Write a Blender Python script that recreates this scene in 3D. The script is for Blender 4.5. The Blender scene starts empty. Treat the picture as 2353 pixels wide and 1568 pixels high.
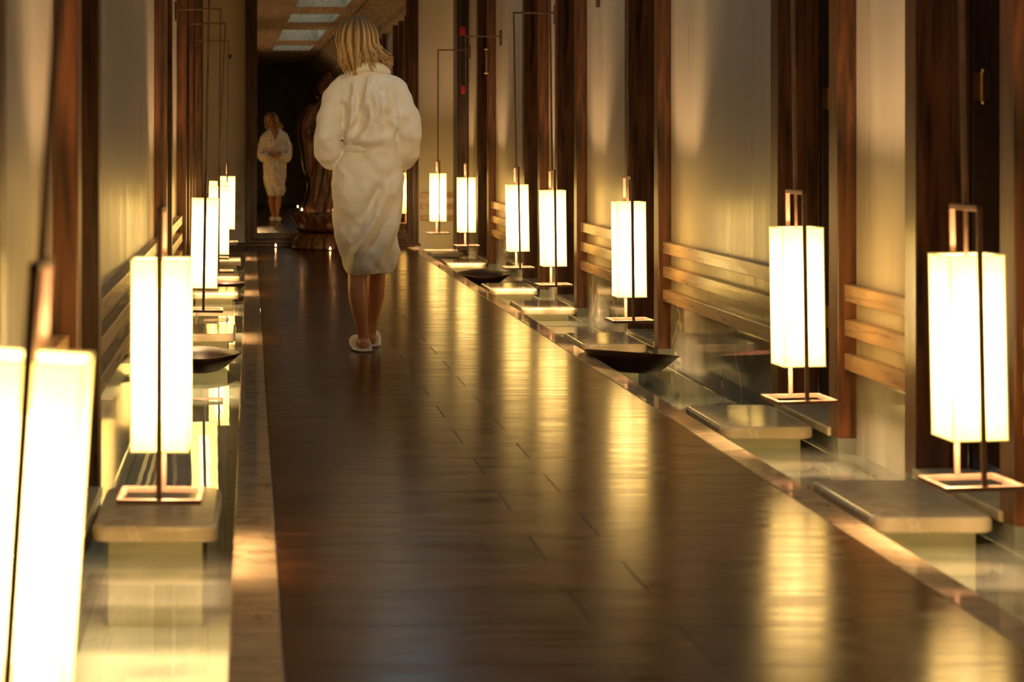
import bpy, bmesh, math, random
from mathutils import Vector, Matrix

# ------------------------------------------------------------------ camera
SC = bpy.context.scene
COL = SC.collection
FPX, VX, VY, CH = 4600.0, 575.0, 333.0, 1.06
cam_d = bpy.data.cameras.new('camera')
cam_d.sensor_width = 36.0
cam_d.lens = FPX * 36.0 / 2353.0
cam_d.shift_x = (1176.5 - VX) / 2353.0
cam_d.shift_y = -(784.0 - VY) / 2353.0
cam_d.clip_start = 0.05
cam_d.dof.use_dof = True
cam_d.dof.focus_distance = 11.5
cam_d.dof.aperture_fstop = 4.0
cam = bpy.data.objects.new('camera', cam_d)
COL.objects.link(cam)
cam.location = (0, 0, CH)
cam.rotation_euler = (math.radians(90), 0, 0)
SC.camera = cam

# ------------------------------------------------------------------ world (overcast sky above the skylights)
w = bpy.data.worlds.new('sky')
SC.world = w
w.use_nodes = True
bg = w.node_tree.nodes['Background']
bg.inputs[0].default_value = (0.58, 0.84, 0.95, 1)
bg.inputs[1].default_value = 3.4

SC.view_settings.view_transform = 'Standard'
SC.view_settings.look = 'None'
SC.view_settings.gamma = 1.0
SC.view_settings.use_curve_mapping = False
SC.view_settings.exposure = 0.0
SC.cycles.use_denoising = True
SC.cycles.use_adaptive_sampling = True
SC.cycles.adaptive_threshold = 0.02
SC.cycles.max_bounces = 8
SC.cycles.diffuse_bounces = 4
SC.cycles.glossy_bounces = 5
SC.cycles.transmission_bounces = 4
SC.cycles.transparent_max_bounces = 8
SC.cycles.sample_clamp_indirect = 8.0
SC.cycles.caustics_reflective = False
SC.cycles.caustics_refractive = False

SHADE_L = (5.0, 2.95, 0.46)      # what the lampshade cloth gives off
BULB_L = (1300.0, 850.0, 425.0)
ADDED_SPOT_W = 2450.0                    # added unseen warm spot behind the camera, brightens the robe        # the tube inside it

# ------------------------------------------------------------------ materials
def new_mat(name):
    m = bpy.data.materials.new(name)
    m.use_nodes = True
    nt = m.node_tree
    nt.nodes.clear()
    out = nt.nodes.new('ShaderNodeOutputMaterial')
    return m, nt, out

def N(nt, kind, **kw):
    n = nt.nodes.new(kind)
    for k, v in kw.items():
        if k.startswith('i_'):
            n.inputs[k[2:].replace('_', ' ')].default_value = v
        else:
            setattr(n, k, v)
    return n

def L(nt, a, b):
    nt.links.new(a, b)

def ramp(nt, fac, stops):
    r = nt.nodes.new('ShaderNodeValToRGB')
    els = r.color_ramp.elements
    while len(els) < len(stops):
        els.new(0.5)
    for e, (p, c) in zip(els, stops):
        e.position = p
        e.color = (c[0], c[1], c[2], 1)
    L(nt, fac, r.inputs[0])
    return r.outputs[0]

def coords(nt, scale, obj=True):
    tc = nt.nodes.new('ShaderNodeTexCoord')
    mp = nt.nodes.new('ShaderNodeMapping')
    mp.inputs['Scale'].default_value = scale
    L(nt, tc.outputs['Object'], mp.inputs[0])
    return mp.outputs[0]

def noise_mat(name, c0, c1, scale=(1, 1, 1), nscale=5.0, detail=4.0, rough=0.4, rough_var=0.0,
              bump=0.0, bump_scale=None, metallic=0.0, spec=0.5, coat=0.0, sheen=0.0, lo=0.35, hi=0.65, dist=0.0):
    m, nt, out = new_mat(name)
    b = N(nt, 'ShaderNodeBsdfPrincipled')
    v = coords(nt, scale)
    t = N(nt, 'ShaderNodeTexNoise')
    t.inputs['Scale'].default_value = nscale
    t.inputs['Detail'].default_value = detail
    t.inputs['Distortion'].default_value = dist
    L(nt, v, t.inputs['Vector'])
    L(nt, ramp(nt, t.outputs[0], [(lo, c0), (hi, c1)]), b.inputs['Base Color'])
    b.inputs['Roughness'].default_value = rough
    if rough_var:
        mr = N(nt, 'ShaderNodeMapRange')
        mr.inputs['From Min'].default_value = 0.3
        mr.inputs['From Max'].default_value = 0.7
        mr.inputs['To Min'].default_value = rough - rough_var
        mr.inputs['To Max'].default_value = rough + rough_var
        L(nt, t.outputs[0], mr.inputs[0])
        L(nt, mr.outputs[0], b.inputs['Roughness'])
    b.inputs['Metallic'].default_value = metallic
    b.inputs['Specular IOR Level'].default_value = spec
    b.inputs['Coat Weight'].default_value = coat
    b.inputs['Sheen Weight'].default_value = sheen
    if bump:
        t2 = t
        if bump_scale:
            t2 = N(nt, 'ShaderNodeTexNoise')
            t2.inputs['Scale'].default_value = bump_scale
            t2.inputs['Detail'].default_value = 3
            L(nt, v, t2.inputs['Vector'])
        bp = N(nt, 'ShaderNodeBump')
        bp.inputs['Strength'].default_value = 1.0
        bp.inputs['Distance'].default_value = bump
        L(nt, t2.outputs[0], bp.inputs['Height'])
        L(nt, bp.outputs[0], b.inputs['Normal'])
    L(nt, b.outputs[0], out.inputs[0])
    return m

M = {}
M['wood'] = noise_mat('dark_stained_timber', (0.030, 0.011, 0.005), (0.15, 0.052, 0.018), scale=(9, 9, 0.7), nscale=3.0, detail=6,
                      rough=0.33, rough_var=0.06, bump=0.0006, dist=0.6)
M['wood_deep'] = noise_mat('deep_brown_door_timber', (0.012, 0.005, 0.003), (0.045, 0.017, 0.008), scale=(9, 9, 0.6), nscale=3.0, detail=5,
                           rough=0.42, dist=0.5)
M['rail'] = noise_mat('rail_timber', (0.30, 0.175, 0.085), (0.48, 0.30, 0.155), scale=(6, 0.8, 14), nscale=3.0, detail=6,
                      rough=0.3, rough_var=0.05, bump=0.0003, dist=0.8)
M['rail_x'] = noise_mat('rail_timber_end_wall', (0.30, 0.175, 0.085), (0.48, 0.30, 0.155), scale=(0.8, 6, 14), nscale=3.0, detail=6,
                        rough=0.35, bump=0.0003, dist=0.8)
M['frame_wood'] = noise_mat('mirror_frame_timber', (0.028, 0.011, 0.005), (0.075, 0.030, 0.012), scale=(8, 8, 1), nscale=3.0, rough=0.42, spec=0.35)
M['statue'] = noise_mat('carved_statue_timber', (0.055, 0.022, 0.011), (0.15, 0.062, 0.028), scale=(5, 5, 1.5), nscale=4.0, rough=0.34, spec=0.5, bump=0.001)
M['plaster'] = noise_mat('cream_plaster', (0.49, 0.415, 0.315), (0.56, 0.475, 0.365), scale=(3, 6, 0.35), nscale=2.0, detail=3,
                         rough=0.32, rough_var=0.05, bump=0.0008, spec=0.35)
M['plaster_matt'] = noise_mat('matt_cream_plaster', (0.72, 0.62, 0.50), (0.78, 0.68, 0.55), nscale=2.0, rough=0.75)
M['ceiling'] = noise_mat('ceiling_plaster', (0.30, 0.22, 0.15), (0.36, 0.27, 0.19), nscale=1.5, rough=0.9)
M['bronze'] = noise_mat('bronze_lamp_metal', (0.15, 0.088, 0.058), (0.23, 0.14, 0.095), nscale=12.0, rough=0.36, metallic=0.35)
M['brass'] = noise_mat('brass_fitting', (0.55, 0.36, 0.17), (0.7, 0.5, 0.26), nscale=12.0, rough=0.25, metallic=1.0)
M['bowl'] = noise_mat('dark_bowl_glaze', (0.040, 0.017, 0.015), (0.095, 0.040, 0.033), nscale=3.0, rough=0.42, spec=0.25, rough_var=0.05)
M['slipper'] = noise_mat('slipper_cloth', (0.72, 0.68, 0.62), (0.82, 0.78, 0.72), nscale=60.0, rough=0.95, bump=0.001)
M['robe'] = noise_mat('white_terry_cloth', (0.82, 0.765, 0.68), (0.90, 0.85, 0.76), nscale=220.0, detail=3, rough=1.0, bump=0.0018, spec=0.1, sheen=0.4)
M['skin'] = noise_mat('tanned_skin', (0.46, 0.20, 0.10), (0.54, 0.25, 0.13), nscale=9.0, rough=0.42, bump=0.0003)
M['dark'] = noise_mat('dark_rubber', (0.012, 0.010, 0.009), (0.03, 0.025, 0.02), nscale=9.0, rough=0.6)
M['eye'] = noise_mat('eye_white', (0.7, 0.68, 0.64), (0.75, 0.72, 0.68), nscale=9.0, rough=0.2)
M['lips'] = noise_mat('lip_skin', (0.42, 0.13, 0.09), (0.48, 0.16, 0.11), nscale=9.0, rough=0.4)
M['red'] = noise_mat('red_enamel', (0.42, 0.012, 0.02), (0.5, 0.02, 0.03), nscale=5.0, rough=0.4)
M['wax'] = noise_mat('candle_cup', (0.35, 0.30, 0.25), (0.45, 0.38, 0.3), nscale=5.0, rough=0.3, metallic=0.6)

def marble(name, c0, c1, vein, rough, scale=1.0, stretch=(1, 1, 1), vein_w=0.035, bump=0.0):
    m, nt, out = new_mat(name)
    b = N(nt, 'ShaderNodeBsdfPrincipled')
    v = coords(nt, tuple(s * scale for s in stretch))
    t = N(nt, 'ShaderNodeTexNoise')
    t.inputs['Scale'].default_value = 2.2
    t.inputs['Detail'].default_value = 8
    t.inputs['Distortion'].default_value = 1.8
    L(nt, v, t.inputs['Vector'])
    base = ramp(nt, t.outputs[0], [(0.32, c0), (0.68, c1)])
    t2 = N(nt, 'ShaderNodeTexNoise')
    t2.inputs['Scale'].default_value = 1.1
    t2.inputs['Detail'].default_value = 5
    t2.inputs['Distortion'].default_value = 0.7
    L(nt, v, t2.inputs['Vector'])
    s = N(nt, 'ShaderNodeMath', operation='SUBTRACT')
    s.inputs[1].default_value = 0.5
    L(nt, t2.outputs[0], s.inputs[0])
    a = N(nt, 'ShaderNodeMath', operation='ABSOLUTE')
    L(nt, s.outputs[0], a.inputs[0])
    mask = ramp(nt, a.outputs[0], [(0.0, (1, 1, 1)), (vein_w * 0.25, (0, 0, 0))])
    mx = N(nt, 'ShaderNodeMix', data_type='RGBA')
    L(nt, mask, mx.inputs[0])
    L(nt, base, mx.inputs[6])
    mx.inputs[7].default_value = (*vein, 1)
    L(nt, mx.outputs[2], b.inputs['Base Color'])
    b.inputs['Roughness'].default_value = rough
    if bump:
        bp = N(nt, 'ShaderNodeBump')
        bp.inputs['Distance'].default_value = bump
        L(nt, t.outputs[0], bp.inputs['Height'])
        L(nt, bp.outputs[0], b.inputs['Normal'])
    L(nt, b.outputs[0], out.inputs[0])
    return m

M['slab'] = marble('tawny_marble_slab', (0.50, 0.41, 0.27), (0.68, 0.57, 0.40), (0.74, 0.64, 0.46), 0.10, 1.6, bump=0.0002)
M['kerb'] = marble('tawny_marble_kerb', (0.38, 0.265, 0.155), (0.60, 0.44, 0.27), (0.22, 0.15, 0.09), 0.05, 2.2, stretch=(1, 2.4, 1), bump=0.0003)
M['marble_wall'] = marble('polished_grey_marble', (0.20, 0.185, 0.14), (0.36, 0.335, 0.27), (0.70, 0.64, 0.50), 0.06, 0.8, bump=0.0002)
M['pool'] = marble('pale_pool_marble', (0.80, 0.78, 0.66), (0.90, 0.88, 0.76), (0.66, 0.65, 0.54), 0.3, 1.0)
M['pedestal'] = marble('olive_marble_block', (0.50, 0.50, 0.34), (0.62, 0.60, 0.42), (0.54, 0.52, 0.36), 0.2, 1.2, stretch=(1, 1, 3))
M['ledge'] = marble('dark_wet_marble', (0.10, 0.105, 0.08), (0.20, 0.20, 0.155), (0.22, 0.21, 0.165), 0.05, 1.0)

# --- boards of the walkway: wide planks laid across, end joints in two alternating lines
m, nt, out = new_mat('walnut_plank_floor')
M['floor'] = m
b = N(nt, 'ShaderNodeBsdfPrincipled')
tc = N(nt, 'ShaderNodeTexCoord')
sp = N(nt, 'ShaderNodeSeparateXYZ')
L(nt, tc.outputs['Object'], sp.inputs[0])
def math_(op, a, b_=None, c_=None):
    n = N(nt, 'ShaderNodeMath', operation=op)
    for i, v in enumerate((a, b_, c_)):
        if v is None:
            continue
        if isinstance(v, (int, float)):
            n.inputs[i].default_value = v
        else:
            L(nt, v, n.inputs[i])
    return n.outputs[0]
PW = 0.337
yy = math_('ADD', sp.outputs[1], 40 * PW - 9.13)
rowf = math_('DIVIDE', yy, PW)
row = math_('FLOOR', rowf)
fr = math_('FRACT', rowf)
odd = math_('MODULO', row, 2.0)
edge = math_('LESS_THAN', math_('ABSOLUTE', math_('SUBTRACT', fr, 0.5)), 0.4935)      # 1 inside a plank, 0 in the joint
jx = math_('ADD', math_('MULTIPLY', odd, 0.19), 0.755)
dxj = math_('SUBTRACT', sp.outputs[0], jx)
jx_in = math_('GREATER_THAN', math_('ABSOLUTE', dxj), 0.0022)
plank_id = math_('ADD', math_('MULTIPLY', row, 2.0), math_('GREATER_THAN', dxj, 0.0))
wn = N(nt, 'ShaderNodeTexWhiteNoise', noise_dimensions='1D')
L(nt, plank_id, wn.inputs['W'])
mp = N(nt, 'ShaderNodeMapping')
mp.inputs['Scale'].default_value = (0.9, 14, 1)
cx = N(nt, 'ShaderNodeCombineXYZ')
L(nt, wn.outputs['Value'], cx.inputs[2])
va = N(nt, 'ShaderNodeVectorMath', operation='MULTIPLY_ADD')
L(nt, cx.outputs[0], va.inputs[0])
va.inputs[1].default_value = (9, 9, 9)
L(nt, tc.outputs['Object'], va.inputs[2])
L(nt, va.outputs[0], mp.inputs[0])
g1 = N(nt, 'ShaderNodeTexNoise')
g1.inputs['Scale'].default_value = 2.6
g1.inputs['Detail'].default_value = 7
g1.inputs['Distortion'].default_value = 0.5
L(nt, mp.outputs[0], g1.inputs['Vector'])
mixf = math_('ADD', math_('MULTIPLY', g1.outputs[0], 0.8), math_('MULTIPLY', wn.outputs['Value'], 0.2))
colr = ramp(nt, mixf, [(0.3, (0.022, 0.008, 0.0035)), (0.7, (0.085, 0.031, 0.011))])
inside = math_('MULTIPLY', edge, jx_in)
mx = N(nt, 'ShaderNodeMix', data_type='RGBA')
L(nt, inside, mx.inputs[0])
mx.inputs[6].default_value = (0.006, 0.003, 0.002, 1)
L(nt, colr, mx.inputs[7])
L(nt, mx.outputs[2], b.inputs['Base Color'])
b.inputs['Specular IOR Level'].default_value = 0.13
g2 = N(nt, 'ShaderNodeTexNoise')
g2.inputs['Scale'].default_value = 3.0
g2.inputs['Detail'].default_value = 5
mp2 = N(nt, 'ShaderNodeMapping')
mp2.inputs['Scale'].default_value = (1.2, 9, 1)
L(nt, va.outputs[0], mp2.inputs[0])
L(nt, mp2.outputs[0], g2.inputs['Vector'])
mr = N(nt, 'ShaderNodeMapRange')
mr.inputs['From Min'].default_value = 0.3
mr.inputs['From Max'].default_value = 0.7
mr.inputs['To Min'].default_value = 0.15
mr.inputs['To Max'].default_value = 0.27
L(nt, g2.outputs[0], mr.inputs[0])
rgh = math_('ADD', mr.outputs[0], math_('MULTIPLY', math_('SUBTRACT', 1.0, inside), 0.4))
L(nt, rgh, b.inputs['Roughness'])
hgt = math_('ADD', math_('MULTIPLY', g1.outputs[0], 0.12), inside)
bp = N(nt, 'ShaderNodeBump')
bp.inputs['Distance'].default_value = 0.0012
L(nt, hgt, bp.inputs['Height'])
L(nt, bp.outputs[0], b.inputs['Normal'])
L(nt, b.outputs[0], out.inputs[0])

# --- water
m, nt, out = new_mat('still_pool_water')
M['water'] = m
fz = N(nt, 'ShaderNodeFresnel')
fz.inputs[0].default_value = 1.42
gl = N(nt, 'ShaderNodeBsdfGlossy')
gl.inputs['Roughness'].default_value = 0.015
gl.inputs['Color'].default_value = (1, 1, 1, 1)
tr = N(nt, 'ShaderNodeBsdfTransparent')
tr.inputs[0].default_value = (0.92, 0.97, 0.90, 1)
nz = N(nt, 'ShaderNodeTexNoise')
nz.inputs['Scale'].default_value = 3.0
nz.inputs['Detail'].default_value = 1
L(nt, coords(nt, (1, 1, 1)), nz.inputs['Vector'])
bpw = N(nt, 'ShaderNodeBump')
bpw.inputs['Distance'].default_value = 0.0008
L(nt, nz.outputs[0], bpw.inputs['Height'])
L(nt, bpw.outputs[0], gl.inputs['Normal'])
ms = N(nt, 'ShaderNodeMixShader')
L(nt, fz.outputs[0], ms.inputs[0])
haze = N(nt, 'ShaderNodeBsdfDiffuse')        # mineral haze just under the surface
haze.inputs[0].default_value = (0.86, 0.84, 0.70, 1)
mh = N(nt, 'ShaderNodeMixShader')
mh.inputs[0].default_value = 0.10
L(nt, tr.outputs[0], mh.inputs[1])
L(nt, haze.outputs[0], mh.inputs[2])
L(nt, mh.outputs[0], ms.inputs[1])
L(nt, gl.outputs[0], ms.inputs[2])
L(nt, ms.outputs[0], out.inputs[0])

# --- old mirror glass with a worn brownish silvering
m, nt, out = new_mat('aged_mirror_glass')
M['mirror'] = m
gl = N(nt, 'ShaderNodeBsdfGlossy')
gl.inputs['Roughness'].default_value = 0.0
nz = N(nt, 'ShaderNodeTexNoise')
nz.inputs['Scale'].default_value = 130.0
nz.inputs['Detail'].default_value = 3
L(nt, coords(nt, (1, 1, 0.5)), nz.inputs['Vector'])
L(nt, ramp(nt, nz.outputs[0], [(0.35, (0.42, 0.36, 0.29)), (0.65, (0.78, 0.68, 0.57))]), gl.inputs['Color'])
df = N(nt, 'ShaderNodeBsdfDiffuse')
df.inputs[0].default_value = (0.25, 0.14, 0.07, 1)
nz2 = N(nt, 'ShaderNodeTexNoise')
nz2.inputs['Scale'].default_value = 7.0
nz2.inputs['Detail'].default_value = 8
nz2.inputs['Distortion'].default_value = 1.5
L(nt, coords(nt, (2.5, 1, 1)), nz2.inputs['Vector'])
mf = ramp(nt, nz2.outputs[0], [(0.5, (0.0, 0.0, 0.0)), (0.78, (0.10, 0.10, 0.10))])
ms = N(nt, 'ShaderNodeMixShader')
L(nt, mf, ms.inputs[0])
L(nt, gl.outputs[0], ms.inputs[1])
L(nt, df.outputs[0], ms.inputs[2])
L(nt, ms.outputs[0], out.inputs[0])

# --- lampshade: glowing cloth that also lets the tube inside show through
m, nt, out = new_mat('lit_lampshade_cloth')
M['shade'] = m
em = N(nt, 'ShaderNodeEmission')
em.inputs[0].default_value = (*SHADE_L, 1)
tl = N(nt, 'ShaderNodeBsdfTranslucent')
tl.inputs[0].default_value = (0.012, 0.012, 0.0115, 1)
dfs = N(nt, 'ShaderNodeBsdfDiffuse')
dfs.inputs[0].default_value = (0.07, 0.065, 0.06, 1)
a0 = N(nt, 'ShaderNodeAddShader')
L(nt, tl.outputs[0], a0.inputs[0])
L(nt, dfs.outputs[0], a0.inputs[1])
ad = N(nt, 'ShaderNodeAddShader')
L(nt, em.outputs[0], ad.inputs[0])
L(nt, a0.outputs[0], ad.inputs[1])
tp = N(nt, 'ShaderNodeBsdfTransparent')
ms = N(nt, 'ShaderNodeMixShader')
ms.inputs[0].default_value = 0.0025
L(nt, ad.outputs[0], ms.inputs[1])
L(nt, tp.outputs[0], ms.inputs[2])
L(nt, ms.outputs[0], out.inputs[0])
m, nt, out = new_mat('lit_tube')
M['bulb'] = m
em = N(nt, 'ShaderNodeEmission')
em.inputs[0].default_value = (*BULB_L, 1)
L(nt, em.outputs[0], out.inputs[0])
m, nt, out = new_mat('shade_piping')
M['piping'] = m
em = N(nt, 'ShaderNodeEmission')
em.inputs[0].default_value = (1.0, 0.62, 0.16, 1)
L(nt, em.outputs[0], out.inputs[0])
m, nt, out = new_mat('candle_flame')
M['flame'] = m
em = N(nt, 'ShaderNodeEmission')
em.inputs[0].default_value = (60, 28, 9, 1)
L(nt, em.outputs[0], out.inputs[0])

# --- hair: dark roots, blonde streaks
m, nt, out = new_mat('streaked_blonde_hair')
M['hair'] = m
b = N(nt, 'ShaderNodeBsdfPrincipled')
b.inputs['Roughness'].default_value = 0.6
b.inputs['Specular IOR Level'].default_value = 0.3
at = N(nt, 'ShaderNodeAttribute', attribute_name='tone')
hc = ramp(nt, at.outputs['Fac'], [(0.0, (0.045, 0.024, 0.011)), (0.45, (0.26, 0.145, 0.055)), (1.0, (0.74, 0.50, 0.22))])
L(nt, hc, b.inputs['Base Color'])
L(nt, b.outputs[0], out.inputs[0])

# ------------------------------------------------------------------ mesh helpers
def link(name, bm, mat, parent=None, smooth=False, bevel=0.0, mw=None):
    me = bpy.data.meshes.new(name)
    bmesh.ops.recalc_face_normals(bm, faces=bm.faces[:])
    bm.to_mesh(me)
    bm.free()
    if isinstance(mat, (list, tuple)):
        for x in mat:
            me.materials.append(x)
    else:
        me.materials.append(mat)
    if smooth:
        for p in me.polygons:
            p.use_smooth = True
    o = bpy.data.objects.new(name, me)
    COL.objects.link(o)
    if parent is not None:
        o.parent = parent
    if bevel:
        md = o.modifiers.new('edge', 'BEVEL')
        md.width = bevel
        md.segments = 2
        md.limit_method = 'ANGLE'
    return o

def box(bm, x0, x1, y0, y1, z0, z1, rot=None):
    if x0 > x1: x0, x1 = x1, x0
    if y0 > y1: y0, y1 = y1, y0
    vs = [bm.verts.new((x, y, z)) for x in (x0, x1) for y in (y0, y1) for z in (z0, z1)]
    for f in ((0, 1, 3, 2), (4, 6, 7, 5), (0, 4, 5, 1), (2, 3, 7, 6), (0, 2, 6, 4), (1, 5, 7, 3)):
        bm.faces.new([vs[i] for i in f])
    return vs

def empty(name, loc=(0, 0, 0), rot=(0, 0, 0)):
    o = bpy.data.objects.new(name, None)
    COL.objects.link(o)
    o.location = loc
    o.rotation_euler = rot
    o.empty_display_size = 0.1
    return o

def tag(o, label=None, cat=None, group=None, kind=None):
    if label: o['label'] = label
    if cat: o['category'] = cat
    if group: o['group'] = group
    if kind: o['kind'] = kind
    return o

def loft(bm, rings, cap=True):
    vr = [[bm.verts.new(p) for p in r] for r in rings]
    n = len(vr[0])
    for a, b_ in zip(vr, vr[1:]):
        for i in range(n):
            j = (i + 1) % n
            bm.faces.new((a[i], a[j], b_[j], b_[i]))
    if cap:
        bm.faces.new(vr[0][::-1])
        bm.faces.new(vr[-1])
    return vr

def ell_ring(c, rx, ry, z, n=24, f=None):
    out_ = []
    for i in range(n):
        a = 2 * math.pi * i / n
        k = f(a, z) if f else 0.0
        out_.append((c[0] + (rx + k) * math.cos(a), c[1] + (ry + k) * math.sin(a), z))
    return out_

def tube(bm, pts, radii, n=10, flat=1.0):
    """a closed tapering tube with domed ends along pts"""
    P = [Vector(p) for p in pts]
    d0 = (P[0] - P[1]).normalized()
    d1 = (P[-1] - P[-2]).normalized()
    P2 = [P[0] + d0 * radii[0] * 0.85, P[0] + d0 * radii[0] * 0.5] + P + [P[-1] + d1 * radii[-1] * 0.5, P[-1] + d1 * radii[-1] * 0.85]
    R = [radii[0] * 0.5, radii[0] * 0.86] + list(radii) + [radii[-1] * 0.86, radii[-1] * 0.5]
    rings = []
    up = Vector((0, 0, 1))
    prev = None
    for i, p in enumerate(P2):
        t = (P2[min(i + 1, len(P2) - 1)] - P2[max(i - 1, 0)]).normalized()
        if prev is None:
            ref = up if abs(t.dot(up)) < 0.9 else Vector((0, 1, 0))
            u = t.cross(ref).normalized()
        else:
            u = (prev - t * prev.dot(t)).normalized()
        prev = u
        v = t.cross(u)
        rings.append([tuple(p + (u * math.cos(a) + v * math.sin(a) * flat) * R[i]) for a in [2 * math.pi * k / n for k in range(n)]])
    loft(bm, rings)

def ball(bm, c, r, seg=16, rot=None):
    if not isinstance(r, (tuple, list)):
        r = (r, r, r)
    mat_ = Matrix.Translation(c) @ (rot.to_4x4() if rot else Matrix()) @ Matrix.Diagonal((r[0], r[1], r[2], 1))
    bmesh.ops.create_uvsphere(bm, u_segments=seg, v_segments=max(8, seg // 2), radius=1.0, matrix=mat_)

def remesh(o, vox, smooth=2, factor=0.5):
    md = o.modifiers.new('skin', 'REMESH')
    md.mode = 'VOXEL'
    md.voxel_size = vox
    md.use_smooth_shade = True
    if smooth:
        sm = o.modifiers.new('soft', 'SMOOTH')
        sm.iterations = smooth
        sm.factor = factor

def copy_tree(o, parent=None):
    c = o.copy()
    COL.objects.link(c)
    if parent is not None:
        c.parent = parent
    for ch in list(o.children):
        copy_tree(ch, c)
    return c

# ------------------------------------------------------------------ layout numbers (metres, camera at x 0, y 0)
Y0, Y1 = -5.7, 21.1              # the ends of the corridor
ZC = 3.26                        # ceiling
BX0, BX1 = 0.070, 1.625          # boards
KX0, KX1 = -0.045, 1.720         # outer edges of the kerbs
WZ = -0.092                      # water
RP, RW = 2.18, 2.25              # right: front of the posts, face of the panels
LP, LW = -0.47, -0.54            # left: the same
# doorways: (near edge of near post, far edge of far post)
R_DOORS = [(-2.0, -1.02), (3.04, 4.00), (5.71, 6.67), (7.43, 8.39), (10.70, 11.66), (13.37, 14.33), (15.08, 16.04), (18.33, 19.29)]
L_DOORS = [(-1.4, -0.5), (2.98, 3.86), (5.47, 6.32), (11.26, 12.10), (14.70, 15.55), (16.35, 17.10), (19.10, 19.90)]
PT = 0.115                       # post thickness along the corridor

# ------------------------------------------------------------------ floor, kerbs, channels
bm = bmesh.new(); box(bm, BX0, BX1, Y0, 21.05, -0.10, 0.0)
tag(link('floor', bm, M['floor']), kind='structure')
bm = bmesh.new(); box(bm, BX1 + 0.0015, KX1, Y0, 21.05, -0.5, 0.001)
tag(link('trim_1', bm, M['kerb'], bevel=0.005), kind='structure')
bm = bmesh.new(); box(bm, KX0, BX0 - 0.0015, Y0, 19.75, -0.5, 0.001)
tag(link('trim_2', bm, M['kerb'], bevel=0.005), kind='structure')
bm = bmesh.new(); box(bm, LW, BX0 - 0.0015, 19.752, 21.05, -0.5, 0.004)
tag(link('trim_3', bm, M['wood_deep'], bevel=0.004), kind='structure')
bm = bmesh.new()
box(bm, KX1, 2.6, Y0, Y1, -0.56, -0.30)
box(bm, LW - 0.3, KX0, Y0, Y1, -0.56, -0.30)
tag(link('floor_pool', bm, M['pool']), kind='structure')
# marble ledges that stand in the water under the posts and panels
bm = bmesh.new()
box(bm, 2.165, 2.6, Y0, Y1, -0.499, WZ + 0.006)
tag(link('trim_4', bm, M['ledge'], bevel=0.003), kind='structure')
bm = bmesh.new()
box(bm, -0.46, -0.84, Y0, 19.75, -0.499, WZ + 0.006)
tag(link('trim_5', bm, M['ledge'], bevel=0.003), kind='structure')

def plane(bm, x0, x1, y0, y1, z):
    bm.faces.new([bm.verts.new(p) for p in ((x0, y0, z), (x1, y0, z), (x1, y1, z), (x0, y1, z))])
for nm, x0, x1, y1, lab in (('channel_water', KX1, 2.166, Y1, 'still water in the channel by the wall of seven lanterns, right of the walkway'),
                            ('channel_water', -0.461, KX0, 19.75, 'still water in the narrow channel left of the walkway')):
    bm = bmesh.new(); plane(bm, x0, x1, Y0, y1, WZ)
    o = link(nm, bm, M['water'])
    if o.data.polygons[0].normal.z < 0: o.data.flip_normals()
    lab = lab.replace(', right of the walkway', '').replace(' left of the walkway', ' beside the mirror frame foot')
    tag(o, lab, 'water', kind='stuff')

# ------------------------------------------------------------------ walls
def segments(doors):
    s, y = [], Y0
    for a, b_ in doors:
        s.append((y, a)); y = b_
    s.append((y, Y1))
    return s

def side(name, doors, sgn, xp, xw, slat_n0):
    """one long side: panels between the doorways, marble below them, rails across them, then the doorways"""
    def X(v):                       # v metres behind the front of the posts
        return xp + sgn * v
    segs = segments(doors)
    bm = bmesh.new(); bl = bmesh.new()
    for a, b_ in segs:
        box(bm, xw, X(0.45), a, b_, 0.212, ZC)
        box(bl, xw, X(0.45), a, b_, WZ + 0.004, 0.212)
    wall = tag(link('wall_' + name, bm, M['plaster']), kind='structure')
    link('marble_base', bl, M['marble_wall'], wall)
    bb = bmesh.new(); box(bb, X(0.40), X(0.45), Y0, Y1, WZ, ZC)
    n = slat_n0
    for a, b_ in segs:
        if b_ < 0.5 or b_ - a < 0.2: continue
        e = empty('trim_%d' % n, (xw, (a + b_) / 2, 0)); n += 1
        tag(e, kind='structure')
        for z0 in (0.225, 0.352, 0.480):
            r = bmesh.new()
            ya = a - (b_ - a) * 0 - 0.02 if a > Y0 + 1 else a
            box(r, -sgn * 0.045, 0.0, ya - e.location.y, b_ - e.location.y + (0 if b_ > 20.9 else 0.0), z0, z0 + 0.062)
            rr = link('rail', r, M['rail'], e, bevel=0.003)
    return wall

wr = side('right', R_DOORS, 1, RP, RW, 10)
wl = side('left', L_DOORS, -1, LP, LW, 30)

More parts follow.
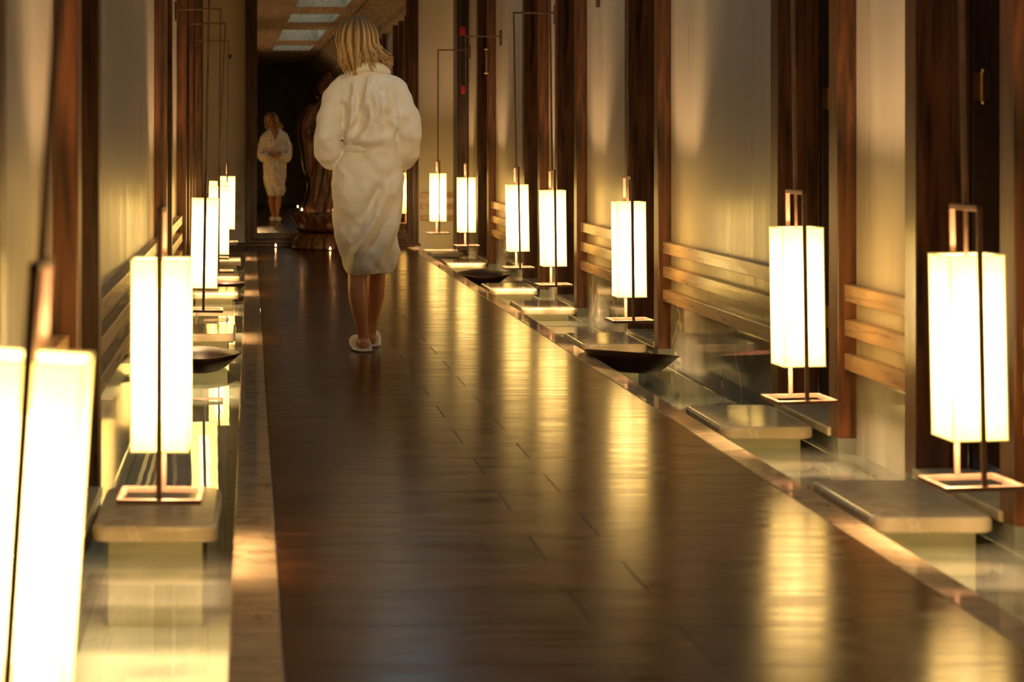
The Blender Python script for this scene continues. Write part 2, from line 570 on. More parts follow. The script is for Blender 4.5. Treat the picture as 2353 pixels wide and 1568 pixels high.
def doorway(idx, sgn, xp, a, b_, hinge=True):
    """a deep doorway: two posts, header, stepped reveal, door leaf, stone sill"""
    yc = (a + b_) / 2
    e = empty('door_%d' % idx, (xp, yc, 0))
    tag(e, kind='structure')
    h = (b_ - a) / 2
    def P(nm, x0, x1, y0, y1, z0, z1, mat, bev=0.003):
        bm = bmesh.new(); box(bm, sgn * x0, sgn * x1, y0, y1, z0, z1)
        return link(nm, bm, mat, e, bevel=bev)
    zf = -0.030
    P('post', 0.0, 0.33, -h, -h + PT, zf, ZC, M['wood'], 0.004)
    P('post', 0.0, 0.33, h - PT, h, zf, ZC, M['wood'], 0.004)
    P('plinth', 0.001, 0.33, -h, -h + PT, WZ + 0.003, zf, M['ledge'], 0)
    P('plinth', 0.001, 0.33, h - PT, h, WZ + 0.003, zf, M['ledge'], 0)
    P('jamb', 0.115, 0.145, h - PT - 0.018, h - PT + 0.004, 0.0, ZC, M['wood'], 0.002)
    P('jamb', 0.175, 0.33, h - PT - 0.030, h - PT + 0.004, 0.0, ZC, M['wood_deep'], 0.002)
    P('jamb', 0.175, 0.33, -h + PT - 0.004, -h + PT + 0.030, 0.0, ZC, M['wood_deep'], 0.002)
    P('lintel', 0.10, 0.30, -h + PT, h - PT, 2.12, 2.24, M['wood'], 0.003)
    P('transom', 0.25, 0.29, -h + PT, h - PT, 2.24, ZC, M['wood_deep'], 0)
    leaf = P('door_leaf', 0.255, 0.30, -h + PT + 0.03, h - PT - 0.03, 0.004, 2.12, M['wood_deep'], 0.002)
    bm = bmesh.new()
    for z0, z1 in ((0.12, 0.95), (1.08, 2.0)):
        box(bm, sgn * 0.245, sgn * 0.256, -h + PT + 0.12, h - PT - 0.12, z0, z1)
    link('door_panel', bm, M['wood'], leaf, bevel=0.004)
    P('sill', -0.012, 0.26, -h + PT - 0.03, h - PT + 0.01, -0.034, 0.0, M['slab'], 0.006)
    P('riser', 0.004, 0.26, -h + PT, h - PT, WZ + 0.002, -0.034, M['ledge'], 0)
    P('metal_edge', 0.160, 0.164, h - PT - 0.026, h - PT - 0.018, 0.0, 2.12, M['brass'], 0)
    for zc in (0.35, 1.25, 1.95):
        hb = bmesh.new()
        bmesh.ops.create_cone(hb, cap_ends=True, segments=12, radius1=0.006, radius2=0.006, depth=0.10,
                              matrix=Matrix.Translation((sgn * 0.205, h - PT - 0.036, zc)))
        box(hb, sgn * 0.178, sgn * 0.232, h - PT - 0.033, h - PT - 0.029, zc - 0.045, zc + 0.045)
        for dz in (-0.052, 0.052):
            ball(hb, (sgn * 0.205, h - PT - 0.036, zc + dz), 0.0075, 8)
        link('hinge', hb, M['brass'], e)
    return e

k = 1
for a, b_ in R_DOORS:
    doorway(k, 1, RP, a, b_); k += 1
for a, b_ in L_DOORS:
    doorway(k, -1, LP, a, b_); k += 1

# end wall, near-end wall, ceiling
bm = bmesh.new(); box(bm, LP - 0.45, RP + 0.45, Y1, Y1 + 0.15, -0.5, ZC)
tag(link('wall_end', bm, M['plaster_matt']), kind='structure')
e = tag(empty('trim_60', (0, Y1, 0)), kind='structure')
for z0 in (0.265, 0.385, 0.502):
    for x0, x1 in ((LW, -0.10), (1.80, RW)):
        r = bmesh.new(); box(r, x0, x1, -0.03, 0.0, z0, z0 + 0.055)
        link('rail', r, M['rail_x'], e, bevel=0.003)
bm = bmesh.new(); box(bm, LP - 0.45, RP + 0.45, Y0 - 0.15, Y0, -0.5, ZC)
tag(link('wall_back', bm, M['wood_deep']), kind='structure')
# dark timber pier in the far corner
bm = bmesh.new(); box(bm, 2.14, RW + 0.01, 20.72, 21.098, -0.03, ZC)
box(bm, 2.165, RW + 0.01, 20.60, 20.72, -0.03, ZC)
tag(link('trim_61', bm, M['wood_deep'], bevel=0.004), kind='structure')

# ceiling with roof-light openings
SKY = [(1.0, 2.6), (4.1, 6.9), (8.7, 10.4), (11.8, 13.3), (15.2, 17.0)]
SX0, SX1 = 0.86, 1.62
bm = bmesh.new()
box(bm, LP - 0.45, SX0, Y0, Y1, ZC, ZC + 0.30)
box(bm, SX1, RP + 0.45, Y0, Y1, ZC, ZC + 0.30)
y = Y0
for a, b_ in SKY + [(Y1, Y1)]:
    box(bm, SX0, SX1, y, a, ZC, ZC + 0.30); y = b_
tag(link('ceiling', bm, M['ceiling']), kind='structure')
n = 1
m, nt, out = new_mat('frosted_roof_light')
tl = N(nt, 'ShaderNodeBsdfTranslucent'); tl.inputs[0].default_value = (0.9, 0.9, 0.9, 1)
tr = N(nt, 'ShaderNodeBsdfTransparent'); tr.inputs[0].default_value = (0.85, 0.9, 0.9, 1)
ms = N(nt, 'ShaderNodeMixShader'); ms.inputs[0].default_value = 0.3
L(nt, tr.outputs[0], ms.inputs[1]); L(nt, tl.outputs[0], ms.inputs[2]); L(nt, ms.outputs[0], out.inputs[0])
M['roof_glass'] = m
for a, b_ in SKY:
    bm = bmesh.new(); box(bm, SX0 - 0.03, SX1 + 0.03, a - 0.03, b_ + 0.03, ZC + 0.303, ZC + 0.313)
    o = tag(link('window_%d' % n, bm, M['roof_glass']), kind='structure')
    n += 1
# coves along both sides of the ceiling
for nm, s, xp in (('trim_62', 1, RP), ('trim_63', -1, LP)):
    bm = bmesh.new()
    prof = [(0.08, 2.86), (0.0, 2.86), (-0.03, 2.90), (-0.05, 2.98), (-0.16, 3.06), (-0.28, 3.16), (-0.34, 3.22), (-0.34, ZC), (0.08, ZC)]
    loft(bm, [[(xp + s * x, yv, z) for x, z in prof] for yv in (Y0, Y1)])
    tag(link(nm, bm, M['ceiling']), kind='structure')

# ------------------------------------------------------------------ lanterns
ARM, ZA = 0.295, 2.03
HB = 1.87                          # from the arm down to the foot ring
def make_lantern():
    """bracket at the origin on the wall to +x, arm to -x; everything that hangs is built about the arm's end"""
    root = empty('wall_lantern')
    bm = bmesh.new(); box(bm, -0.022, 0.0, -0.022, 0.022, -0.085, 0.055)
    link('wall_bracket', bm, M['bronze'], root, bevel=0.003)
    bm = bmesh.new(); box(bm, -ARM - 0.006, -0.02, -0.007, 0.007, -0.007, 0.007)
    link('arm', bm, M['bronze'], root, bevel=0.0015)
    hang = []
    bm = bmesh.new(); box(bm, -0.006, 0.006, -0.006, 0.006, -1.13, 0.0)
    hang.append(link('stem', bm, M['bronze'], root, bevel=0.0015))
    # upright loop that runs before and behind the shade
    bm = bmesh.new()
    hw, t = 0.094, 0.0145
    zt, zb = -1.13, -HB
    box(bm, -t / 2, t / 2, -hw, -hw + 0.007, zb, zt)
    box(bm, -t / 2, t / 2, hw - 0.007, hw, zb, zt)
    box(bm, -t / 2, t / 2, -hw, hw, zt - 0.014, zt)
    hang.append(link('hanging_loop', bm, M['bronze'], root, bevel=0.001))
    bm = bmesh.new()
    box(bm, -0.004, 0.004, -0.004, 0.004, -1.35, zt - 0.012)
    box(bm, -0.007, 0.007, -0.007, 0.007, -1.352, -1.335)
    hang.append(link('lamp_holder', bm, M['bronze'], root, bevel=0.001))
    # foot ring
    bm = bmesh.new()
    fx, fy, bt = 0.107, 0.100, 0.013
    z0, z1 = -HB - 0.010, -HB + 0.004
    box(bm, -fx, fx, -fy, -fy + bt, z0, z1)
    box(bm, -fx, fx, fy - bt, fy, z0, z1)
    box(bm, -fx, -fx + bt, -fy + bt, fy - bt, z0, z1)
    box(bm, fx - bt, fx, -fy + bt, fy - bt, z0, z1)
    hang.append(link('foot_ring', bm, M['bronze'], root, bevel=0.001))
    # shade: open square tube of cloth
    s, zt2, zb2 = 0.074, -1.263, -1.750
    bm = bmesh.new()
    n = 6
    def ring(z, s_):
        c = []
        r = 0.006
        for cx_, cy_, a0 in ((s_ - r, s_ - r, 0), (-s_ + r, s_ - r, 90), (-s_ + r, -s_ + r, 180), (s_ - r, -s_ + r, 270)):
            for a in (0, 30, 60, 90):
                an = math.radians(a0 + a)
                c.append(bm.verts.new((cx_ + r * math.cos(an), cy_ + r * math.sin(an), z)))
        return c
    prev = None
    for q in range(n + 1):
        rg = ring(zt2 + (zb2 - zt2) * q / n, s)
        if prev:
            for i in range(len(rg)):
                j = (i + 1) % len(rg)
                bm.faces.new((prev[i], prev[j], rg[j], rg[i]))
        prev = rg
    sh = link('lamp_shade', bm, M['shade'], root)
    hang.append(sh)
    bm = bmesh.new()
    pr = 0.0019
    for x in (-s, s):
        for y_ in (-s, s):
            tube(bm, [(x * 0.985, y_ * 0.985, zt2), (x * 0.985, y_ * 0.985, zb2)], [pr, pr], 6)
    for z in (zt2, zb2):
        for a, b_ in (((-s, -s), (s, -s)), ((s, -s), (s, s)), ((s, s), (-s, s)), ((-s, s), (-s, -s))):
            tube(bm, [(a[0], a[1], z), (b_[0], b_[1], z)], [pr, pr], 6)
    pp = link('shade_piping', bm, M['piping'], root)
    hang.append(pp)
    bm = bmesh.new()
    tube(bm, [(0, 0, -1.365), (0, 0, -1.66)], [0.030, 0.030], 12)
    hang.append(link('bulb', bm, M['bulb'], root, smooth=True))
    return root

HANG = ('stem', 'hanging_loop', 'lamp_holder', 'foot_ring', 'lamp_shade', 'shade_piping', 'bulb')
proto = make_lantern()
LG = 'wall lanterns along the water channels'
# (side, y, x of the foot, lean = metres outward per metre of drop, yaw deg, z shift, label)
LAMPS = [
    ('R', 5.34, 1.922, 0.020, 2.5, 0.0, 'tall lit lantern hanging nearest on the side with the wide water channel, largest there'),
    ('R', 7.10, 1.946, 0.016, 3.0, 0.0, 'lit square lantern hanging over the second stone slab, beside the long cream panel'),
    ('R', 10.30, 1.952, 0.011, 2.0, 0.0, 'lit lantern hanging just above the boat shaped black bowl'),
    ('R', 12.90, 1.955, 0.013, 2.0, 0.0, 'lit lantern with its foot ring over a slab, closely before a twin pair of posts'),
    ('R', 14.70, 1.968, 0.018, 1.5, 0.0, 'lit lantern whose whole thin bracket arm shows against a cream panel'),
    ('R', 17.90, 1.934, 0.004, 1.5, 0.0, 'lit lantern hanging above the far brown bowl, under a small red box'),
    ('R', 20.45, 1.918, 0.000, 4.0, 0.0, 'smallest lit lantern, hanging before the cream end wall beside the mirror frame'),
    ('L', 2.75, -0.335, 0.065, 0.0, 0.0, 'blurred large lantern cut off by the bottom of the picture, closest of all'),
    ('L', 5.15, -0.229, 0.002, -1.0, 0.0, 'tall lit lantern hanging right above the broad slab beside the narrow channel'),
    ('L', 10.95, -0.256, 0.018, 1.0, 0.0, 'lit lantern behind the big one over the narrow channel, foot ring over pale slabs'),
    ('L', 14.30, -0.227, 0.008, 1.0, 0.0, 'lit lantern whose arm is the highest of three seen above the narrow channel'),
    ('L', 16.00, -0.278, 0.042, 0.0, 0.0, 'lit lantern almost wholly hidden behind two others by the narrow channel'),
    ('L', 18.60, -0.221, 0.010, 2.0, 0.0, 'farthest lit lantern above the narrow channel, beside the end wall rails'),
    ('R', 2.67, 1.940, 0.018, 2.0, 0.0, 'lit lantern hanging nearer than the picture reaches, over the wide channel'),
]
for i, (sd, y, xf, lean, yaw, dz, lab) in enumerate(LAMPS):
    o = proto if i == 0 else copy_tree(proto)
    sg = 1 if sd == 'R' else -1
    xa = xf - sg * lean * HB                   # the arm's end
    xw_ = RW if sd == 'R' else LW
    o.location = (xw_, y, ZA + dz)
    o.rotation_euler = (0, 0, 0 if sd == 'R' else math.pi)
    d = abs(xw_ - xa)
    tag(o, lab, 'lantern', LG)
    for ch in o.children:
        stem_nm = ch.name.split('.')[0]
        if stem_nm in HANG:
            # in the root's frame -x points to the corridor, so leaning outward (to the wall) while going down is +x
            ch.location = (-d, 0, 0)
            ch.rotation_euler = (0, -math.atan(lean), math.radians(yaw))
        elif stem_nm == 'arm':
            ch.scale = (d / ARM, 1, 1)

# ------------------------------------------------------------------ stone slabs on their blocks
def make_slab():
    root = empty('stepping_slab')
    bm = bmesh.new()
    hx, hy, r = 0.178, 0.330, 0.045
    ring = []
    for cx_, cy_, a0 in ((hx - r, hy - r, 0), (-hx + r, hy - r, 90), (-hx + r, -hy + r, 180), (hx - r, -hy + r, 270)):
        for a in range(0, 91, 15):
            an = math.radians(a0 + a)
            ring.append((cx_ + r * math.cos(an), cy_ + r * math.sin(an)))
    def at(z, inset):
        return [(x * (1 - inset / hx), y_ * (1 - inset / hy), z) for x, y_ in ring]
    loft(bm, [at(-0.046, 0.006), at(-0.043, 0.001), at(-0.036, 0.0), at(-0.018, 0.0), at(-0.009, 0.0015), at(-0.003, 0.006), at(0.0, 0.013)])
    o = link('slab_top', bm, M['slab'], root, smooth=True)
    md = o.modifiers.new('n', 'WEIGHTED_NORMAL')
    bm = bmesh.new(); box(bm, -0.134, 0.134, -0.285, 0.285, -0.296, -0.046)
    link('support_block', bm, M['pedestal'], root, bevel=0.003)
    return root
sproto = make_slab()
SLABS = [
    (1.960, 6.06, 'broad polished marble slab under the foot ring of the nearest lantern by the wide channel'),
    (1.960, 7.90, 'marble slab in the wide channel with a pale square lantern reflection on its top'),
    (1.955, 11.05, 'marble slab standing right behind the boat shaped black bowl'),
    (1.955, 13.42, 'marble slab under the lantern beside the twin posts, nearer of two close slabs'),
    (1.955, 15.15, 'marble slab just this side of the far brown bowl'),
    (1.950, 18.35, 'marble slab just beyond the far brown bowl'),
    (1.935, 20.15, 'farthest marble slab of the wide channel, against the cream end wall'),
    (-0.268, 5.93, 'big marble slab with rounded corners under the tall lantern over the narrow channel'),
    (-0.262, 11.63, 'marble slab behind the dark bowl of the narrow channel, lanterns mirrored in its top'),
    (-0.262, 14.74, 'marble slab standing midway along the narrow channel beyond the mirrored one'),
    (-0.262, 16.55, 'marble slab directly behind a small black bowl in the narrow channel'),
    (-0.262, 18.75, 'farthest marble slab in the narrow channel, before the end wall'),
    (-0.268, 2.98, 'marble slab hidden low behind the closest blurred lantern'),
    (1.955, 3.40, 'marble slab nearer than the picture reaches in the wide channel'),
]
for i, (x, y, lab) in enumerate(SLABS):
    o = sproto if i == 0 else copy_tree(sproto)
    o.location = (x, y, -0.008)
    tag(o, lab, 'stone slab', 'stepping slabs standing in the water')

# ------------------------------------------------------------------ floating bowls
def make_bowl():
    """wide shallow dish with four drawn-out corners"""
    bm = bmesh.new()
    n = 64
    def ring(r, z, k):
        out_ = []
        for i in range(n):
            a = 2 * math.pi * i / n
            c = abs(math.cos(2 * a)) ** 2.2
            rr = r * (1 - k * (1 - c))
            out_.append((rr * math.cos(a), rr * math.sin(a), z))
        return out_
    outer = [(0.05, 0.0, 0.05), (0.115, 0.0, 0.1), (0.15, 0.018, 0.14), (0.195, 0.055, 0.13), (0.235, 0.090, 0.14)]
    inner = [(0.224, 0.091, 0.14), (0.185, 0.062, 0.13), (0.145, 0.032, 0.12), (0.09, 0.014, 0.08), (0.03, 0.010, 0.0)]
    loft(bm, [ring(*v) for v in outer + inner])
    o = link('floating_bowl', bm, M['bowl'], smooth=True)
    return o
bproto = make_bowl()
BOWLS = [
    ((1.905, 10.05, WZ + 0.008), (1.02, 1.65, 1.12), 24, (-0.085, 0.085), 'boat shaped black bowl seen edge on, floating in the wide channel'),
    ((1.945, 16.75, WZ - 0.012), (1.0, 1.15, 1.0), 0, (0.07, 0), 'brown glazed bowl with a shiny inside, floating far down the wide channel'),
    ((-0.262, 10.35, WZ - 0.012), (0.92, 1.3, 1.0), 2, (0.012, 0), 'wide dark bowl floating in the narrow channel behind the tall lantern'),
    ((-0.20, 15.75, WZ - 0.012), (0.75, 0.9, 0.9), 20, (0, 0), 'small black bowl at the kerb of the narrow channel, partly hidden by a slab'),
]
for i, (loc, sc, rz, tl_, lab) in enumerate(BOWLS):
    o = bproto if i == 0 else bproto.copy()
    if i: COL.objects.link(o)
    o.location = loc
    o.scale = (sc[0], sc[1], sc[2])
    o.rotation_euler = (tl_[0], tl_[1], math.radians(rz * 0.25))
    tag(o, lab, 'bowl', 'bowls floating in the channels')

# ------------------------------------------------------------------ added warm spot with invented housing, put in to brighten the robe
for x in (0.32,):
    e = empty('added_spotlight', (x, -3.2, ZC))
    tag(e, 'added unseen warm spotlight behind the camera, put in to brighten the robe', 'spotlight')
    aim = (Vector((0.68, 10.3, 1.17)) - Vector((x, -3.2, 2.70))).normalized()
    q = aim.to_track_quat('-Z', 'Y').to_matrix().to_4x4()
    bm = bmesh.new()
    bmesh.ops.create_cone(bm, cap_ends=True, segments=20, radius1=0.05, radius2=0.05, depth=0.02, matrix=Matrix.Translation((0, 0, -0.01)))
    tube(bm, [(0, 0, -0.01), (0, 0, -0.50)], [0.010, 0.010], 10)
    link('mount', bm, M['bronze'], e)
    bm = bmesh.new()
    bmesh.ops.create_cone(bm, cap_ends=False, segments=28, radius1=0.075, radius2=0.055, depth=0.16, matrix=Matrix.Translation((0, 0, -0.56)) @ q @ Matrix.Translation((0, 0, -0.02)))
    o = link('housing', bm, M['bronze'], e)
    md = o.modifiers.new('thick', 'SOLIDIFY'); md.thickness = 0.004
    ld = bpy.data.lights.new('added_spot_lamp', 'SPOT')
    ld.energy = ADDED_SPOT_W
    ld.color = (1.0, 0.68, 0.33)
    ld.spot_size = math.radians(6.6)
    ld.spot_blend = 0.9
    ld.shadow_soft_size = 0.05
    lo = bpy.data.objects.new('added_spot_lamp', ld)
    COL.objects.link(lo)
    lo.parent = e
    lo.matrix_local = Matrix.Translation(Vector((0, 0, -0.56)) + aim * 0.11) @ q

# ------------------------------------------------------------------ mirror leaning on the end wall
mir = empty('standing_mirror', (0.853, 20.95, 0.012), (-0.0067, 0, 0.0101))
tag(mir, 'huge aged mirror in a dark moulded timber frame leaning at the corridor end', 'mirror')
MW, MH = 0.907, 3.0       # half width outside, height
prof = [(0.0, 0.0), (0.0, -0.045), (0.008, -0.060), (0.022, -0.060), (0.028, -0.048), (0.046, -0.048), (0.050, -0.056), (0.066, -0.058),
        (0.074, -0.046), (0.090, -0.044), (0.096, -0.034), (0.112, -0.034), (0.118, -0.022), (0.127, -0.020), (0.127, 0.0)]
bm = bmesh.new()
loops = []
for (d, yv) in prof:
    c = [(-MW + d, yv, d), (MW - d, yv, d), (MW - d, yv, MH - d), (-MW + d, yv, MH - d)]
    loops.append([bm.verts.new(p) for p in c])
for A, B in zip(loops, loops[1:] + loops[:1]):
    for i in range(4):
        j = (i + 1) % 4
        bm.faces.new((A[i], A[j], B[j], B[i]))
link('mirror_frame', bm, M['frame_wood'], mir)
bm = bmesh.new()
bm.faces.new([bm.verts.new(p) for p in ((-MW + 0.12, -0.018, 0.12), (MW - 0.12, -0.018, 0.12), (MW - 0.12, -0.018, MH - 0.12), (-MW + 0.12, -0.018, MH - 0.12))])
link('mirror_glass', bm, M['mirror'], mir)
bm = bmesh.new()
box(bm, -MW - 0.09, MW + 0.02, -0.075, 0.03, -0.010, 0.012)
tube(bm, [(-MW - 0.08, -0.06, 0.018), (MW, -0.06, 0.018)], [0.009, 0.009], 8)
link('mirror_foot', bm, M['frame_wood'], mir, bevel=0.003)

# ------------------------------------------------------------------ statue on its lotus base
stt = empty('standing_statue', (0.800, 20.42, 0.0))
tag(stt, 'dark carved wooden robed statue on a lotus base, mostly hidden behind the person', 'statue')
def tier(name, n, z0, z1, r_in, r0, r1, curl, down):
    bm = bmesh.new()
    # solid core
    loft(bm, [ell_ring((0, 0), r_in, r_in, z, 40) for z in (z0 - 0.004, (z0 + z1) / 2, z1 + 0.004)])
    for row_ in (0, 1):
        for i in range(n):
            a = 2 * math.pi * (i + 0.5 * row_) / n
            ca, sa = math.cos(a), math.sin(a)
            grid = []
            NU, NV = 8, 7
            for u in range(NU + 1):
                t = u / NU
                zz = z0 + (z1 - z0) * t
                rr = r0 + (r1 - r0) * t + curl * math.sin(math.pi * t * 0.9) + (0.012 if row_ == 0 else 0.0)
                wdt = (math.pi * max(r0, r1) / n) * 1.12 * (math.sin(math.pi * min(1, (0.30 + 0.70 * t if not down else 1 - 0.72 * t) * 0.98)) ** 0.6 + 0.02)
                ln = []
                for v in range(NV + 1):
                    s_ = -1 + 2 * v / NV
                    bul = (1 - s_ * s_) * 0.026 - (0.007 if abs(s_) < 0.2 else 0)
                    tx = s_ * wdt
                    R_ = rr + bul
                    ln.append(bm.verts.new((R_ * ca - tx * sa, R_ * sa + tx * ca, zz)))
                grid.append(ln)
            for u in range(NU):
                for v in range(NV):
                    bm.faces.new((grid[u][v], grid[u][v + 1], grid[u + 1][v + 1], grid[u + 1][v]))
    o = link(name, bm, M['statue'], stt, smooth=True)
    md = o.modifiers.new('thick', 'SOLIDIFY'); md.thickness = 0.01
    return o
tier('lotus_petals', 12, 0.185, 0.375, 0.26, 0.245, 0.325, 0.02, False)
tier('lotus_foot', 16, 0.170, 0.004, 0.24, 0.255, 0.335, 0.02, True)
bm = bmesh.new()
def sfold(a, z):
    return 0.011 * math.cos(13 * a + 3 * math.sin(z * 5)) + 0.005 * math.cos(29 * a)
rg = []
for z, rx, ry in ((0.37, 0.245, 0.20), (0.42, 0.235, 0.19), (0.48, 0.205, 0.17), (0.58, 0.180, 0.155), (0.72, 0.178, 0.15), (0.86, 0.182, 0.15),
                  (1.0, 0.180, 0.14), (1.12, 0.172, 0.13), (1.25, 0.170, 0.125), (1.36, 0.185, 0.12), (1.44, 0.17, 0.105), (1.50, 0.10, 0.08), (1.55, 0.055, 0.055)):
    rg.append(ell_ring((0, 0), rx, ry, z, 90, sfold))
loft(bm, rg)
ball(bm, (0, -0.01, 1.645), (0.092, 0.105, 0.122), 24)
ball(bm, (0, 0.02, 1.755), (0.045, 0.045, 0.042), 16)
for s in (-1, 1):
    tube(bm, [(s * 0.16, 0, 1.42), (s * 0.215, -0.01, 1.27), (s * 0.215, -0.05, 1.12), (s * 0.12, -0.15, 1.13), (s * 0.03, -0.17, 1.16)],
         [0.062, 0.066, 0.066, 0.052, 0.036], 14)
    # hanging sleeve
    rs = []
    for z, w_, d_ in ((1.22, 0.075, 0.06), (1.05, 0.07, 0.085), (0.9, 0.055, 0.09), (0.80, 0.035, 0.07), (0.74, 0.012, 0.03)):
        rs.append([(s * 0.185 + w_ * math.cos(2 * math.pi * i / 40) + 0.004 * math.cos(2 * math.pi * i * 9 / 40),
                    -0.05 + (d_ + 0.005 * math.cos(2 * math.pi * i * 9 / 40)) * math.sin(2 * math.pi * i / 40), z) for i in range(40)])
    loft(bm, rs)
    ball(bm, (s * 0.092, 0.0, 1.63), (0.014, 0.024, 0.052), 10)
    tube(bm, [(s * 0.025, -0.185, 1.13), (s * 0.012, -0.190, 1.27)], [0.024, 0.012], 10)
ball(bm, (0, -0.115, 1.64), (0.014, 0.022, 0.028), 10)
o = link('carved_figure', bm, M['statue'], stt)
remesh(o, 0.0065, 1, 0.4)

# ------------------------------------------------------------------ tealights
def make_light():
    root = empty('tealight')
    bm = bmesh.new()
    loft(bm, [ell_ring((0, 0), r, r, z, 20) for r, z in ((0.018, 0.0), (0.020, 0.012), (0.0195, 0.016), (0.017, 0.016), (0.017, 0.011))])
    link('candle_cup', bm, M['wax'], root, smooth=True)
    bm = bmesh.new()
    loft(bm, [ell_ring((0, 0), r, r, z, 12) for r, z in ((0.001, 0.012), (0.005, 0.017), (0.006, 0.023), (0.004, 0.031), (0.0006, 0.041))])
    link('flame', bm, M['flame'], root, smooth=True)
    return root
tproto = make_light()
TL = [((0.262, 20.62, 0.0), 'lone burning tealight on the boards before the mirror, farthest from the statue'),
      ((0.458, 20.50, 0.0), 'burning tealight on the boards beside the edge of the lotus base'),
      ((0.798, 19.98, 0.0), 'burning tealight on the boards before the middle of the lotus base'),
      ((0.525, 20.30, 0.378), 'burning tealight standing up on the rim of the lotus base'),
      ((0.838, 20.14, 0.378), 'burning tealight on top of the lotus base, close to the robe')]
for i, (loc, lab) in enumerate(TL):
    o = tproto if i == 0 else copy_tree(tproto)
    o.location = loc
    tag(o, lab, 'candle', 'burning tealights around the statue')

# ------------------------------------------------------------------ small wall fittings
bm = bmesh.new()
box(bm, -0.03, 0.03, -0.03, 0.0, -0.045, 0.045)
o = link('alarm_box', bm, M['red'], bevel=0.006)
o.location = (2.183, 20.60, 1.06 + (333 - 71) * 20.6 / 4600)
o.rotation_euler = (0, 0, 0)
ch = bmesh.new(); bmesh.ops.create_cone(ch, cap_ends=True, segments=20, radius1=0.02, radius2=0.016, depth=0.012,
    matrix=Matrix.Translation((-0.004, -0.034, 0)) @ Matrix.Rotation(math.pi / 2, 4, 'X'))
link('sounder_disc', ch, M['red'], o)
tag(o, 'small red alarm box high on the dark timber by the end wall', 'alarm')
bm = bmesh.new()
box(bm, -0.017, 0.017, -0.02, 0.0, -0.042, 0.042)
o = link('call_point', bm, M['red'], bevel=0.004)
o.location = (2.19, 20.60, 1.06 + (333 - 206) * 20.6 / 4600)
ch = bmesh.new(); box(ch, -0.011, 0.011, -0.023, -0.019, -0.02, 0.02)
link('press_plate', ch, M['red'], o, bevel=0.001)
tag(o, 'narrow red call point below the alarm box', 'alarm')
bm = bmesh.new()
bmesh.ops.create_cone(bm, cap_ends=True, segments=16, radius1=0.022, radius2=0.018, depth=0.02, matrix=Matrix.Rotation(math.pi / 2, 4, 'X'))
ball(bm, (0.012, -0.008, 0.012), 0.014, 10)
o = link('wall_socket_cap', bm, M['dark'])
o.location = ((527 - 575) * 21.1 / 4600, 21.088, 1.06 + (333 - 131) * 21.1 / 4600)
tag(o, 'small round black cap on the end wall beside the mirror', 'wall cap')
root = empty('menu_holder', (RP - 0.012, 18.37, 1.06 + (333 - 140) * 18.3 / 4600))
bm = bmesh.new(); box(bm, -0.004, 0.0, -0.05, 0.05, -0.12, 0.12)
link('clear_plate', bm, M['brass'], root)
for dy in (-0.045, 0.045):
    for dz in (-0.11, 0.11):
        bm = bmesh.new()
        tube(bm, [(-0.012, dy, dz), (0.012, dy, dz)], [0.007, 0.007], 10)
        link('screw_stud', bm, M['brass'], root, smooth=True)
tag(root, 'small upright metal sign holder on the far post', 'sign holder')

# ------------------------------------------------------------------ the person
per = empty('person', (0.603, 10.27, 0.0))
tag(per, 'person walking away in a white towelling robe and white slippers, calves bare', 'person')
HC = Vector((-0.055, 0.005, 1.585))          # middle of the head
FA = math.radians(118)                       # the way the face looks, from +x towards +y
fd = Vector((math.cos(FA), math.sin(FA), -0.05)).normalized()
sdv = Vector((fd.y, -fd.x, 0)).normalized()  # her right-hand side is +sdv
bm = bmesh.new()
# torso under the robe
loft(bm, [ell_ring((cx_, cy_), rx, ry, z, 28) for z, cx_, cy_, rx, ry in (
    (0.80, 0.0, 0.015, 0.12, 0.085), (0.88, 0.0, 0.01, 0.13, 0.09), (0.98, 0.005, 0.01, 0.12, 0.08), (1.06, 0.01, 0.01, 0.10, 0.07),
    (1.18, 0.01, 0.015, 0.11, 0.07), (1.30, 0.0, 0.030, 0.115, 0.075), (1.38, 0.0, 0.022, 0.11, 0.066), (1.42, -0.005, 0.0, 0.07, 0.055))])
tube(bm, [(-0.005, 0, 1.38), (-0.02, 0.0, 1.45), (-0.042, 0.002, 1.53)], [0.062, 0.052, 0.052], 16)
# head
rotm = Matrix((sdv, fd, Vector((0, 0, 1)))).transposed()
def H(a, b_, c):                              # head coordinates: side, forward, up
    return HC + sdv * a + fd * b_ + Vector((0, 0, 1)) * c
ball(bm, H(0, -0.008, 0.02), (0.074, 0.090, 0.098), 24, rotm)
tube(bm, [H(0, 0.03, -0.005), H(0, 0.042, -0.05), H(0, 0.050, -0.088)], [0.062, 0.052, 0.028], 16)
tube(bm, [H(-0.03, 0.066, 0.028), H(0.03, 0.066, 0.028)], [0.017, 0.017], 10)       # brow
tube(bm, [H(0, 0.082, 0.014), H(0, 0.098, -0.014)], [0.008, 0.012], 10)             # nose
ball(bm, H(0, 0.108, -0.020), 0.009, 10)
for s in (-1, 1):
    ball(bm, H(s * 0.009, 0.098, -0.022), 0.008, 8)
    ball(bm, H(s * 0.036, 0.062, -0.026), 0.021, 12)                               # cheek
    ball(bm, H(s * 0.074, -0.004, -0.008), (0.010, 0.018, 0.030), 10, rotm)        # ear
ball(bm, H(0, 0.078, -0.092), 0.017, 12)                                           # chin
